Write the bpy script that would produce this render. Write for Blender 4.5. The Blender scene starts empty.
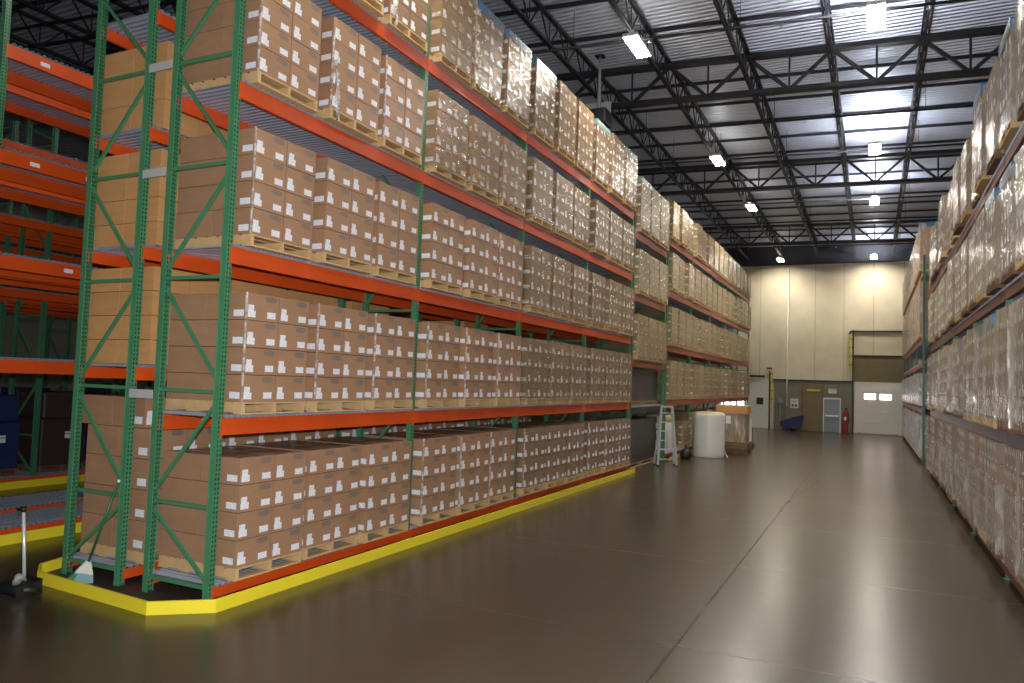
import bpy, math, random
from mathutils import Vector, Matrix, noise
random.seed(7)
scn = bpy.context.scene
COL = scn.collection
R = math.radians

# ------------------------------------------------------------------ materials
def new_mat(name):
    m = bpy.data.materials.new(name); m.use_nodes = True
    nt = m.node_tree; b = nt.nodes['Principled BSDF']
    return m, nt, b
def N(nt, typ, **kw):
    n = nt.nodes.new(typ)
    for k, v in kw.items():
        if k.startswith('i_'):
            n.inputs[k[2:].replace('_', ' ')].default_value = v
        else:
            setattr(n, k, v)
    return n
def mathn(nt, op, a, b=None, c=None):
    n = nt.nodes.new('ShaderNodeMath'); n.operation = op
    for i, v in enumerate((a, b, c)):
        if v is None: continue
        if isinstance(v, (int, float)): n.inputs[i].default_value = v
        else: nt.links.new(v, n.inputs[i])
    return n.outputs[0]
def mixc(nt, fac, a, b):
    n = nt.nodes.new('ShaderNodeMix'); n.data_type = 'RGBA'
    for sock, v in ((n.inputs[0], fac), (n.inputs[6], a), (n.inputs[7], b)):
        if isinstance(v, (int, float)): sock.default_value = v
        elif isinstance(v, tuple): sock.default_value = v if len(v) == 4 else v + (1,)
        else: nt.links.new(v, sock)
    return n.outputs[2]
def srgb(r, g, b):
    f = lambda c: (c / 255 / 12.92) if c <= 10 else ((c / 255 + .055) / 1.055) ** 2.4
    return (f(r), f(g), f(b))
def simple(name, col, rough=.5, metal=0., var=.12, scale=6., bump=0., coords='Object', coat=0.):
    m, nt, b = new_mat(name)
    tc = N(nt, 'ShaderNodeTexCoord')
    nz = N(nt, 'ShaderNodeTexNoise', i_Scale=scale, i_Detail=4.)
    nt.links.new(tc.outputs[coords], nz.inputs['Vector'])
    lo = tuple(c * (1 - var) for c in col); hi = tuple(min(1, c * (1 + var)) for c in col)
    nt.links.new(mixc(nt, nz.outputs['Fac'], lo, hi), b.inputs['Base Color'])
    b.inputs['Roughness'].default_value = rough; b.inputs['Metallic'].default_value = metal
    if coat: b.inputs['Coat Weight'].default_value = coat
    if bump:
        bp = N(nt, 'ShaderNodeBump', i_Strength=bump, i_Distance=.02)
        nt.links.new(nz.outputs['Fac'], bp.inputs['Height']); nt.links.new(bp.outputs[0], b.inputs['Normal'])
    return m
def emit(name, col, s):
    m, nt, b = new_mat(name)
    b.inputs['Base Color'].default_value = (.8, .8, .8, 1)
    b.inputs['Emission Color'].default_value = col + (1,); b.inputs['Emission Strength'].default_value = s
    return m

M = {}
def carton_mat(name, col, film, ftint):
    """corrugated cardboard; FILM = how much glossy stretch film lies on it"""
    m, nt, b = new_mat(name)
    tc = N(nt, 'ShaderNodeTexCoord'); oi = N(nt, 'ShaderNodeObjectInfo')
    mp = N(nt, 'ShaderNodeMapping'); mp.inputs['Scale'].default_value = (3, 3, 14)
    nt.links.new(tc.outputs['Object'], mp.inputs['Vector'])
    va = N(nt, 'ShaderNodeVectorMath', operation='ADD'); nt.links.new(mp.outputs[0], va.inputs[0])
    cv = N(nt, 'ShaderNodeCombineXYZ')
    for k in range(3): nt.links.new(mathn(nt, 'MULTIPLY', oi.outputs['Random'], 37. + 11 * k), cv.inputs[k])
    nt.links.new(cv.outputs[0], va.inputs[1])
    nz = N(nt, 'ShaderNodeTexNoise', i_Scale=1.2, i_Detail=3.); nt.links.new(va.outputs[0], nz.inputs['Vector'])
    d = tuple(c * .84 for c in col); h = tuple(c * 1.12 for c in col)
    c1 = mixc(nt, nz.outputs['Fac'], d, h)
    c2 = mixc(nt, mathn(nt, 'MULTIPLY', oi.outputs['Random'], .35), c1, tuple(c * .72 for c in col))
    nt.links.new(c2, b.inputs['Base Color'])
    b.inputs['Roughness'].default_value = .75
    if film:
        nf = N(nt, 'ShaderNodeTexNoise', i_Scale=2.6, i_Detail=5., i_Distortion=1.5)
        nt.links.new(va.outputs[0], nf.inputs['Vector'])
        bp = N(nt, 'ShaderNodeBump', i_Strength=.35, i_Distance=.03)
        nt.links.new(nf.outputs['Fac'], bp.inputs['Height'])
        nt.links.new(bp.outputs[0], b.inputs['Coat Normal'])
        b.inputs['Coat Weight'].default_value = film
        b.inputs['Coat Roughness'].default_value = .16
        b.inputs['Coat IOR'].default_value = 1.5
    return m
CB = srgb(172, 131, 98)
M['carton'] = carton_mat('cardboard', CB, .5, 0)
M['carton_film'] = carton_mat('cardboard_under_film', srgb(150, 116, 86), .9, 0)
M['carton_tan'] = carton_mat('tan_cardboard', srgb(212, 158, 100), .15, 0)
M['carton_pale'] = carton_mat('pale_cardboard', srgb(164, 138, 106), .6, 0)
M['tape'] = simple('packing_tape', srgb(172, 130, 92), .3, var=.05)
def label_mat():
    m, nt, b = new_mat('white_paper_label')
    tc = N(nt, 'ShaderNodeTexCoord')
    mp = N(nt, 'ShaderNodeMapping'); mp.inputs['Scale'].default_value = (40, 40, 130)
    nt.links.new(tc.outputs['Object'], mp.inputs['Vector'])
    nz = N(nt, 'ShaderNodeTexNoise', i_Scale=1., i_Detail=1.); nt.links.new(mp.outputs[0], nz.inputs['Vector'])
    f = mathn(nt, 'GREATER_THAN', nz.outputs['Fac'], .58)
    nt.links.new(mixc(nt, mathn(nt, 'MULTIPLY', f, .35), srgb(242, 242, 246), srgb(120, 135, 175)), b.inputs['Base Color'])
    b.inputs['Roughness'].default_value = .45
    return m
M['label'] = label_mat()
def ink_mat():
    m, nt, b = new_mat('printed_ink_patch')
    tc = N(nt, 'ShaderNodeTexCoord')
    mp = N(nt, 'ShaderNodeMapping'); mp.inputs['Scale'].default_value = (22, 22, 40)
    nt.links.new(tc.outputs['Object'], mp.inputs['Vector'])
    nz = N(nt, 'ShaderNodeTexNoise', i_Scale=1., i_Detail=2.); nt.links.new(mp.outputs[0], nz.inputs['Vector'])
    nt.links.new(mixc(nt, mathn(nt, 'MULTIPLY', nz.outputs['Fac'], .7), srgb(84, 96, 102), CB), b.inputs['Base Color'])
    b.inputs['Roughness'].default_value = .6
    return m
M['ink'] = ink_mat()
M['wood'] = simple('pallet_wood', srgb(205, 170, 120), .8, var=.25, scale=9)
M['wood_dark'] = simple('weathered_wood', srgb(120, 86, 60), .8, var=.25, scale=9)
def post_mat(name, col):
    m, nt, b = new_mat(name)
    tc = N(nt, 'ShaderNodeTexCoord'); sx = N(nt, 'ShaderNodeSeparateXYZ'); nt.links.new(tc.outputs['Object'], sx.inputs[0])
    ge = N(nt, 'ShaderNodeNewGeometry'); sn = N(nt, 'ShaderNodeSeparateXYZ'); nt.links.new(ge.outputs['Normal'], sn.inputs[0])
    front = mathn(nt, 'GREATER_THAN', mathn(nt, 'ABSOLUTE', sn.outputs[0]), .7)
    ay = mathn(nt, 'ABSOLUTE', mathn(nt, 'SUBTRACT', mathn(nt, 'ABSOLUTE', sx.outputs[1]), .019))
    hole_y = mathn(nt, 'LESS_THAN', ay, .0085)
    zz = mathn(nt, 'FRACT', mathn(nt, 'MULTIPLY', sx.outputs[2], 1 / .0508))
    hole_z = mathn(nt, 'LESS_THAN', mathn(nt, 'ABSOLUTE', mathn(nt, 'SUBTRACT', zz, .5)), .27)
    hole = mathn(nt, 'MULTIPLY', front, mathn(nt, 'MULTIPLY', hole_y, hole_z))
    nz = N(nt, 'ShaderNodeTexNoise', i_Scale=5., i_Detail=5.); nt.links.new(tc.outputs['Object'], nz.inputs['Vector'])
    base = mixc(nt, nz.outputs['Fac'], tuple(c * .85 for c in col), tuple(c * 1.15 for c in col))
    nt.links.new(mixc(nt, hole, base, (.012, .02, .016)), b.inputs['Base Color'])
    b.inputs['Roughness'].default_value = .32
    return m
M['green'] = post_mat('green_perforated_steel', srgb(74, 134, 94))
M['green_plain'] = simple('green_painted_steel', srgb(74, 134, 94), .32, var=.12)
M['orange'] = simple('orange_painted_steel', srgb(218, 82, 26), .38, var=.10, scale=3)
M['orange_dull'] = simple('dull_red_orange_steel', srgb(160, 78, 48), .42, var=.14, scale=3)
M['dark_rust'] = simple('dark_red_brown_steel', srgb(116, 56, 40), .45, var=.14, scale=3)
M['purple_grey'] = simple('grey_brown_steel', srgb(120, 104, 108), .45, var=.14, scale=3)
M['pad'] = simple('dark_floor_pad', srgb(60, 51, 47), .5, var=.2)
M['carton_dull'] = carton_mat('dull_cardboard', srgb(146, 114, 88), .8, 0)
M['green_shaded'] = post_mat('shaded_green_steel', srgb(44, 88, 76))  # rack green with the shade on the far posts put into the colour
M['broom_green'] = simple('dark_green_plastic', srgb(30, 104, 66), .4)
M['galv'] = simple('galvanised_steel', srgb(184, 192, 208), .28, metal=.4, var=.2, scale=4)
M['spacer'] = simple('pale_grey_steel', srgb(186, 186, 180), .45, var=.1)
M['yellow'] = simple('yellow_safety_paint', srgb(246, 226, 52), .35, var=.07, scale=4)
M['yellow_dull'] = simple('worn_yellow_paint', srgb(214, 190, 60), .5, var=.15, scale=4)
def film_mat(name, alpha, tint, rough=.2, upright=False):
    m, nt, b = new_mat(name)
    tc = N(nt, 'ShaderNodeTexCoord'); oi = N(nt, 'ShaderNodeObjectInfo')
    mp = N(nt, 'ShaderNodeMapping'); mp.inputs['Scale'].default_value = (5, 5, 1.1) if upright else (2, 2, 5); mp.inputs['Rotation'].default_value = (.1, .05, 0) if upright else (.35, .2, 0)
    nt.links.new(tc.outputs['Object'], mp.inputs['Vector'])
    va = N(nt, 'ShaderNodeVectorMath', operation='ADD'); nt.links.new(mp.outputs[0], va.inputs[0])
    cv = N(nt, 'ShaderNodeCombineXYZ')
    for k in range(3): nt.links.new(mathn(nt, 'MULTIPLY', oi.outputs['Random'], 31. + 17 * k), cv.inputs[k])
    nt.links.new(cv.outputs[0], va.inputs[1])
    nz = N(nt, 'ShaderNodeTexNoise', i_Scale=1.7, i_Detail=3., i_Roughness=.5, i_Distortion=1.4); nt.links.new(va.outputs[0], nz.inputs['Vector'])
    mr = N(nt, 'ShaderNodeMapRange'); mr.inputs['From Min'].default_value = .38; mr.inputs['From Max'].default_value = .72
    mr.inputs['To Min'].default_value = alpha * .2; mr.inputs['To Max'].default_value = min(1, alpha * 2.1)
    nt.links.new(nz.outputs['Fac'], mr.inputs['Value']); nt.links.new(mr.outputs[0], b.inputs['Alpha'])
    bp = N(nt, 'ShaderNodeBump', i_Strength=.7, i_Distance=.05)
    nt.links.new(nz.outputs['Fac'], bp.inputs['Height']); nt.links.new(bp.outputs[0], b.inputs['Normal'])
    b.inputs['Base Color'].default_value = tint + (1,); b.inputs['Roughness'].default_value = rough
    b.inputs['Specular IOR Level'].default_value = .9
    return m
M['film'] = film_mat('clear_stretch_film', .36, srgb(176, 152, 118), .12)
M['film_white'] = film_mat('white_stretch_film', .8, srgb(226, 232, 240), .2, True)
M['film_far'] = film_mat('lamp_glare_stretch_film', .38, srgb(208, 188, 142), .12)  # warm lamp glare on the far wraps is put into the tint
M['film_thick'] = film_mat('milky_stretch_film', .4, srgb(214, 206, 190), .13, True)
M['film_edge'] = film_mat('bunched_stretch_film', .75, srgb(235, 228, 220), .3)
M['blue'] = simple('blue_plastic_sheet', srgb(60, 120, 170), .35, var=.25, scale=8)
M['blue_dark'] = simple('dark_blue_plastic', srgb(30, 44, 92), .5, var=.2)
M['teal'] = simple('pale_teal_sheet', srgb(140, 178, 180), .4, var=.15)
M['black'] = simple('black_plastic', srgb(28, 27, 28), .45, var=.2)
M['dark_wrap'] = simple('dark_wrapped_boards', srgb(70, 54, 50), .35, var=.35, scale=5)
M['roof_steel'] = simple('dark_painted_joist_steel', srgb(44, 42, 46), .5, var=.2)
M['silver'] = simple('bare_aluminium', srgb(222, 224, 228), .3, metal=.4, var=.06)
M['white'] = simple('white_painted_panel', srgb(226, 224, 214), .45, var=.04)
M['red'] = simple('red_painted_steel', srgb(150, 44, 40), .4, var=.1)
M['grey_door'] = simple('grey_painted_door', srgb(140, 150, 156), .45, var=.08)
M['olive'] = simple('olive_board_panel', srgb(120, 108, 72), .7, var=.15)
M['plywood'] = simple('aged_plywood', srgb(128, 112, 84), .75, var=.18, scale=3)
M['concrete'] = simple('bare_concrete_panel', srgb(128, 122, 108), .8, var=.25, scale=2)
M['bubble'] = simple('translucent_bubble_film', srgb(240, 240, 236), .2, var=.06, scale=30, bump=.15)
M['yellowcap'] = simple('pale_yellow_film', srgb(226, 214, 150), .4, var=.1)
M['lamp'] = emit('lit_lamp_lens', (1., .93, .80), 200.)
M['lamp_up'] = emit('added_upglow', (.84, .9, 1.), 460.)  # upward glow added to the lamp tops to brighten the roof deck
M['lamp_up_dim'] = emit('dim_added_upglow', (1., .95, .86), 22.)
M['bright_glass'] = emit('daylit_door_window', (1., .78, .76), 4.0)
M['day'] = emit('daylight_outside', (.86, .93, 1.), 9.)
M['exit_lit'] = emit('daylit_gap', (.9, .95, 1.), 5.)

def floor_mat():
    m, nt, b = new_mat('polished_concrete')
    tc = N(nt, 'ShaderNodeTexCoord'); sx = N(nt, 'ShaderNodeSeparateXYZ'); nt.links.new(tc.outputs['Object'], sx.inputs[0])
    n1 = N(nt, 'ShaderNodeTexNoise', i_Scale=.45, i_Detail=5., i_Roughness=.5); nt.links.new(tc.outputs['Object'], n1.inputs['Vector'])
    n2 = N(nt, 'ShaderNodeTexNoise', i_Scale=14., i_Detail=4.); nt.links.new(tc.outputs['Object'], n2.inputs['Vector'])
    c = mixc(nt, n1.outputs['Fac'], srgb(54, 46, 34), srgb(82, 71, 52))
    c = mixc(nt, mathn(nt, 'MULTIPLY', n2.outputs['Fac'], .35), c, srgb(56, 48, 43))
    wob = mathn(nt, 'MULTIPLY', mathn(nt, 'SUBTRACT', n2.outputs['Fac'], .5), .05)
    # saw-cut joints: along the aisle and across it
    jx = mathn(nt, 'ABSOLUTE', mathn(nt, 'SUBTRACT', mathn(nt, 'ADD', sx.outputs[0], wob), 4.64))
    long_ = mathn(nt, 'LESS_THAN', jx, .011)
    fy = mathn(nt, 'FRACT', mathn(nt, 'DIVIDE', mathn(nt, 'SUBTRACT', mathn(nt, 'ADD', sx.outputs[1], wob), 3.3 - 18.3), 3.66))
    jy = mathn(nt, 'LESS_THAN', mathn(nt, 'ABSOLUTE', mathn(nt, 'SUBTRACT', fy, .5)), .0022)
    fx = mathn(nt, 'FRACT', mathn(nt, 'DIVIDE', mathn(nt, 'SUBTRACT', sx.outputs[0], 4.64 - 36.6 - 3.05), 6.1))
    jx2 = mathn(nt, 'LESS_THAN', mathn(nt, 'ABSOLUTE', mathn(nt, 'SUBTRACT', fx, .5)), .0012)
    # a second, oblique crack that crosses the long joint
    obl = mathn(nt, 'ABSOLUTE', mathn(nt, 'SUBTRACT', mathn(nt, 'ADD', mathn(nt, 'SUBTRACT', sx.outputs[0], 4.72), wob), mathn(nt, 'MULTIPLY', mathn(nt, 'SUBTRACT', sx.outputs[1], 13.), .075)))
    obl = mathn(nt, 'MULTIPLY', mathn(nt, 'LESS_THAN', obl, .012), mathn(nt, 'MULTIPLY', mathn(nt, 'GREATER_THAN', sx.outputs[1], 11.), mathn(nt, 'LESS_THAN', sx.outputs[1], 19.)))
    j = mathn(nt, 'MAXIMUM', mathn(nt, 'MAXIMUM', long_, obl), mathn(nt, 'MULTIPLY', mathn(nt, 'MAXIMUM', jy, jx2), .45))
    nj = N(nt, 'ShaderNodeTexNoise', i_Scale=1.3, i_Detail=3.); nt.links.new(tc.outputs['Object'], nj.inputs['Vector'])
    j = mathn(nt, 'MULTIPLY', j, mathn(nt, 'MULTIPLY', nj.outputs['Fac'], 1.3))
    c = mixc(nt, mathn(nt, 'MULTIPLY', j, .85), c, srgb(20, 18, 16))
    nt.links.new(c, b.inputs['Base Color'])
    mr = N(nt, 'ShaderNodeMapRange'); mr.inputs['To Min'].default_value = .235; mr.inputs['To Max'].default_value = .268
    nt.links.new(n1.outputs['Fac'], mr.inputs['Value']); nt.links.new(mathn(nt, 'ADD', mr.outputs[0], mathn(nt, 'MULTIPLY', j, .4)), b.inputs['Roughness'])
    b.inputs['Specular IOR Level'].default_value = .6
    nt.links.new(mathn(nt, 'MULTIPLY', mathn(nt, 'SUBTRACT', 1., j), .65), b.inputs['Specular IOR Level'])
    return m
M['floor'] = floor_mat()
def wall_mat():
    m, nt, b = new_mat('cream_insulated_wall')
    tc = N(nt, 'ShaderNodeTexCoord'); sx = N(nt, 'ShaderNodeSeparateXYZ'); nt.links.new(tc.outputs['Object'], sx.inputs[0])
    n1 = N(nt, 'ShaderNodeTexNoise', i_Scale=.7, i_Detail=6.); nt.links.new(tc.outputs['Object'], n1.inputs['Vector'])
    c = mixc(nt, n1.outputs['Fac'], srgb(188, 174, 146), srgb(236, 226, 200))
    fx = mathn(nt, 'FRACT', mathn(nt, 'DIVIDE', mathn(nt, 'SUBTRACT', sx.outputs[0], 1.35 - 33.4 - .835), 1.67))
    j = mathn(nt, 'LESS_THAN', mathn(nt, 'ABSOLUTE', mathn(nt, 'SUBTRACT', fx, .5)), .018)
    c = mixc(nt, mathn(nt, 'MULTIPLY', j, .4), c, srgb(140, 128, 104))
    nt.links.new(c, b.inputs['Base Color']); b.inputs['Roughness'].default_value = .7
    return m
M['wall'] = wall_mat()
M['wall_plain'] = simple('dim_side_wall', srgb(150, 142, 128), .8, var=.08, scale=1)
M['deck_roof'] = simple('galvanised_roof_deck', srgb(200, 204, 216), .42, metal=.5, var=.10, scale=1.2)

# ------------------------------------------------------------------ mesh builder
class MB:
    def __init__(self): self.v, self.f, self.m = [], [], []
    def quad(self, a, b, c, d, mi=0):
        k = len(self.v); self.v += [a, b, c, d]; self.f.append((k, k + 1, k + 2, k + 3)); self.m.append(mi)
    def box(self, x0, x1, y0, y1, z0, z1, mi=0):
        k = len(self.v)
        self.v += [(x0, y0, z0), (x1, y0, z0), (x1, y1, z0), (x0, y1, z0), (x0, y0, z1), (x1, y0, z1), (x1, y1, z1), (x0, y1, z1)]
        for f in ((3, 2, 1, 0), (4, 5, 6, 7), (0, 1, 5, 4), (1, 2, 6, 5), (2, 3, 7, 6), (3, 0, 4, 7)):
            self.f.append(tuple(k + i for i in f)); self.m.append(mi)
    def bar(self, a, b, w, h=None, mi=0, up=(0, 0, 1)):
        """rectangular bar from a to b"""
        a, b = Vector(a), Vector(b); d = (b - a).normalized(); h = h or w
        s = d.cross(Vector(up))
        if s.length < 1e-3: s = d.cross(Vector((1, 0, 0)))
        s.normalize(); t = s.cross(d).normalized(); k = len(self.v)
        for p in (a, b):
            for i, j in ((-1, -1), (1, -1), (1, 1), (-1, 1)):
                self.v.append(tuple(p + s * (i * w / 2) + t * (j * h / 2)))
        for f in ((3, 2, 1, 0), (4, 5, 6, 7), (0, 1, 5, 4), (1, 2, 6, 5), (2, 3, 7, 6), (3, 0, 4, 7)):
            self.f.append(tuple(k + i for i in f)); self.m.append(mi)
    def tube(self, pts, rad, n=10, mi=0, cap=True):
        """tube through pts; rad is a number or a list"""
        pts = [Vector(p) for p in pts]; k0 = len(self.v)
        rs = rad if isinstance(rad, (list, tuple)) else [rad] * len(pts)
        ref = None
        for i, p in enumerate(pts):
            d = (pts[min(i + 1, len(pts) - 1)] - pts[max(i - 1, 0)]).normalized()
            if ref is None:
                ref = d.orthogonal().normalized()
            s = (ref - d * ref.dot(d)).normalized(); ref = s; t = d.cross(s)
            for j in range(n):
                a = 2 * math.pi * j / n
                self.v.append(tuple(p + (s * math.cos(a) + t * math.sin(a)) * rs[i]))
        for i in range(len(pts) - 1):
            for j in range(n):
                a, b = k0 + i * n + j, k0 + i * n + (j + 1) % n
                self.f.append((a, b, b + n, a + n)); self.m.append(mi)
        if cap:
            self.f.append(tuple(k0 + j for j in reversed(range(n)))); self.m.append(mi)
            e = k0 + (len(pts) - 1) * n
            self.f.append(tuple(e + j for j in range(n))); self.m.append(mi)
    def lathe(self, prof, n=24, c=(0, 0), mi=0):
        """surface of revolution about a vertical axis; prof = [(r, z)] bottom to top"""
        k0 = len(self.v)
        for r, z in prof:
            for j in range(n):
                a = 2 * math.pi * j / n
                self.v.append((c[0] + r * math.cos(a), c[1] + r * math.sin(a), z))
        for i in range(len(prof) - 1):
            for j in range(n):
                a, b = k0 + i * n + j, k0 + i * n + (j + 1) % n
                self.f.append((a, b, b + n, a + n)); self.m.append(mi)
        self.f.append(tuple(k0 + j for j in reversed(range(n)))); self.m.append(mi)
        e = k0 + (len(prof) - 1) * n
        self.f.append(tuple(e + j for j in range(n))); self.m.append(mi)
    def mesh(self, name, mats, bevel=0., smooth=False):
        me = bpy.data.meshes.new(name); me.from_pydata(self.v, [], self.f)
        for m in (mats if isinstance(mats, (list, tuple)) else [mats]): me.materials.append(m)
        for p, mi in zip(me.polygons, self.m): p.material_index = mi; p.use_smooth = smooth
        me.update()
        return me
def link(name, me, parent=None, loc=(0, 0, 0), rot=(0, 0, 0)):
    o = bpy.data.objects.new(name, me); COL.objects.link(o)
    if parent: o.parent = parent
    o.location = loc; o.rotation_euler = rot
    return o
def build(mb, name, mat, parent=None, loc=(0, 0, 0), rot=(0, 0, 0), smooth=False, bevel=0.):
    o = link(name, mb.mesh(name, mat, smooth=smooth), parent, loc, rot)
    if bevel:
        b = o.modifiers.new('bevel', 'BEVEL'); b.width = bevel; b.segments = 2; b.limit_method = 'ANGLE'
    return o
def empty(name, loc, rz=0):
    o = bpy.data.objects.new(name, None); COL.objects.link(o); o.empty_display_size = .2
    o.location = loc; o.rotation_euler = (0, 0, rz); return o
def tag(o, label, cat, group=None):
    o['label'] = label; o['category'] = cat
    if group: o['group'] = group
    return o
def struct(o): o['kind'] = 'structure'; return o
def box(name, x0, x1, y0, y1, z0, z1, mat, parent=None, bevel=0.):
    """a box whose origin is the middle of its base"""
    mb = MB(); cx, cy = (x0 + x1) / 2, (y0 + y1) / 2
    mb.box(x0 - cx, x1 - cx, y0 - cy, y1 - cy, 0, z1 - z0)
    px, py, pz = (parent.location if parent else (0, 0, 0))
    return build(mb, name, mat, parent, (cx - px, cy - py, z0 - pz), bevel=bevel)

# ------------------------------------------------------------------ room shell
WY = 45.0; ZR = 11.8; XL, XR, YF = -27.0, 11.4, -17.0
mb = MB(); mb.box(XL, XR, YF, WY, -.2, 0); struct(build(mb, 'floor', M['floor']))
# corrugated roof deck, ribs across the aisle
def deck_profile(L, pitch, dep):
    pts = []; n = int(L / pitch); p = L / n
    for i in range(n):
        y = i * p
        pts += [(y, 0), (y + p * .40, 0), (y + p * .5, dep), (y + p * .9, dep)]
    pts.append((L, 0)); return pts
def corrugated(name, x0, x1, L, pitch, dep, th, mat):
    mb = MB(); pr = deck_profile(L, pitch, dep); n = len(pr)
    for z in (0, th):
        for x in (x0, x1):
            for y, h in pr: mb.v.append((x, y, h + z))
    for i in range(n - 1):
        a, b, c, d = i, n + i, 2 * n + i, 3 * n + i
        for f in ((a, a + 1, b + 1, b), (c, d, d + 1, c + 1), (a, c, c + 1, a + 1), (b, b + 1, d + 1, d)):
            mb.f.append(f); mb.m.append(0)
    return mb.mesh(name, mat)
struct(link('ceiling', corrugated('roof_deck', XL, XR, WY - YF, .19, .04, .01, M['deck_roof']), None, (0, YF, ZR + .02)))
mb = MB(); mb.box(XL, XR, WY, WY + .3, 0, ZR + .3); struct(build(mb, 'wall_back', M['wall']))
mb = MB(); mb.box(XR, XR + .3, YF, WY, 0, ZR + .3); struct(build(mb, 'wall_right', M['wall_plain']))
mb = MB(); mb.box(XL - .3, XL, YF, WY, 0, ZR + .3); struct(build(mb, 'wall_left', M['wall_plain']))
mb = MB(); mb.box(XL, XR, YF - .3, YF, 0, ZR + .3); struct(build(mb, 'wall_front', M['wall_plain']))

# open web roof joists along the aisle
JX = [1.05 + 2.13 * k for k in range(-8, 5)]
def joist_mesh():
    mb = MB(); L = WY - YF; zt, zb = -.03, -.82
    for s in (-1, 1):
        mb.box(s * .035 - .025, s * .035 + .025, 0, L, zt - .075, zt); mb.box(s * .035 - .022, s * .035 + .022, .4, L - .4, zb, zb + .07)
    n = int((L - .8) / 1.22); p = (L - .8) / n
    for i in range(n):
        y = .4 + i * p
        mb.bar((0, y, zt - .04), (0, y + p / 2, zb + .03), .034); mb.bar((0, y + p / 2, zb + .03), (0, y + p, zt - .04), .034)
        mb.bar((0, y + p / 2, zb + .03), (0, y + p / 2, zt - .04), .022)
    return mb.mesh('open_web_joist', M['roof_steel'])
jm = joist_mesh()
for x in JX: struct(link('roof_joist', jm, None, (x, YF, ZR)))
# truss girders across the aisle
SK = R(6.2); CS = 1 / math.cos(SK); PX = 4.5
def girder_mesh():
    XL, XR = (-19. - PX) * CS, (11.1 - PX) * CS; mb = MB(); zt, zb = -.06, -1.22
    mb.box(XL, XR, -.12, .12, zt - .14, zt); mb.box(XL, XR, -.1, .1, zb, zb + .13)
    p = 2.13 * CS
    for x in JX:
        x = (x - PX) * CS
        if x > XR - 1 or x < XL: continue
        xm = x + p / 2
        mb.bar((x, 0, zt - .1), (xm, 0, zb + .07), .085); 
        if x + p < XR: mb.bar((xm, 0, zb + .07), (x + p, 0, zt - .1), .085)
        mb.bar((xm, 0, zb + .07), (xm, 0, zt - .1), .05)
    return mb.mesh('truss_girder', M['roof_steel'])
gm = girder_mesh()
GY = (-7.6, 3.6, 15.1, 25.5, 38.0)
for y in GY: struct(link('roof_girder', gm, None, (PX, y, ZR), (0, 0, SK)))
a_, b_ = (-19. - PX) * CS, (11.1 - PX) * CS
mb = MB(); mb.box(a_, b_, -.025, .025, -.09, -.01); mb.box(a_, b_, -.045, .045, -.02, -.005)
pm = mb.mesh('purlin', M['roof_steel'])
y = -6.
while y < 43.5:
    if min(abs(y - g) for g in GY) > .6: struct(link('roof_purlin', pm, None, (PX, y, ZR), (0, 0, SK)))
    y += 1.9
# sprinkler pipes under the joists
for i, (y, z) in enumerate(((6.9, 10.9), (11.6, 10.9), (18.3, 10.9), (22.0, 10.9), (29.2, 10.9), (33.4, 10.9), (40.2, 10.9))):
    mb = MB(); mb.tube([(a_, 0, 0), (b_, 0, 0)], .035, 8)
    o = build(mb, 'sprinkler_pipe', M['roof_steel'], None, (PX, y, z), (0, 0, SK), smooth=True)
    hd = MB()
    hd.tube([(0, 0, -.02), (0, 0, -.09), (0, 0, -.095), (0, 0, -.11)], [.014, .014, .04, .04], 8)
    hm = hd.mesh('sprinkler_head', M['spacer'])
    for x in (-6.1, -3.1, -.1, 2.9): link('sprinkler_head', hm, o, (x, 0, 0))
    for x in (-20, -12, -5, -1.0, 3.2):
        mb = MB(); mb.tube([(0, 0, 0), (0, 0, ZR - z + .03)], .008, 6); build(mb, 'hanger_rod', M['roof_steel'], o, (x, 0, 0))
    tag(o, 'thin dark sprinkler pipe crossing the aisle under the roof joists', 'pipe', 'sprinkler pipes under the roof')

# ------------------------------------------------------------------ lamps
def lamp(x, y, z, label, up='lamp_up'):
    t = tag(empty('ceiling_light', (x, y, z)), label, 'lamp', 'high bay lamps under the roof')
    mb = MB(); L, W = 1.22, .35
    # trough housing: top pan with two sloped reflector sides and end plates
    mb.box(-W / 2, W / 2, -L / 2, L / 2, .07, .085)
    for s in (-1, 1):
        mb.bar((s * (W / 2 + .004), -L / 2, .045), (s * (W / 2 + .004), L / 2, .045), .008, .08)
        mb.box(-W / 2, W / 2, s * L / 2 - .006, s * L / 2 + .006, .0, .085)
    mb.box(-.02, .02, -L / 2, L / 2, .0, .07)
    build(mb, 'housing', M['white'], t)
    for s in (-1, 1):
        mb = MB(); mb.box(-.062, .062, -L / 2 + .02, L / 2 - .02, 0, .02)
        build(mb, 'lens', M['lamp'], t, (s * .09, 0, .025))
    mb = MB(); mb.box(-.07, .07, -L / 2 + .04, L / 2 - .04, 0, .012)
    if up: build(mb, 'added_uplight', M[up], t, (0, 0, .087))  # added glowing strip that throws light up at the deck
    for s in (-1, 1):
        mb = MB(); mb.tube([(0, s * .5, .085), (0, s * .5, ZR - z - .02)], .008, 6); build(mb, 'hanger', M['roof_steel'], t)
    return t
lamps = [(1.2, 11.0), (1.3, 20.8), (1.4, 28.3), (1.1, 42.9), (6.35, 11.5), (6.35, 21.2), (6.35, 28.7), (6.35, 43.1)]
names = ['nearest', 'second', 'third', 'farthest']
for i, (x, y) in enumerate(lamps):
    side = 'above the orange rack edge' if i < 4 else 'above the aisle middle'
    lamp(x, y, 10.6, f'lit twin strip lamp hanging {side}, {names[i % 4]} one', 'lamp_up_dim' if i < 4 else 'lamp_up')
lamp(1.2, 2.2, 10.6, 'lit ceiling lamp above the near rack, close behind the top of the view', None)
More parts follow.
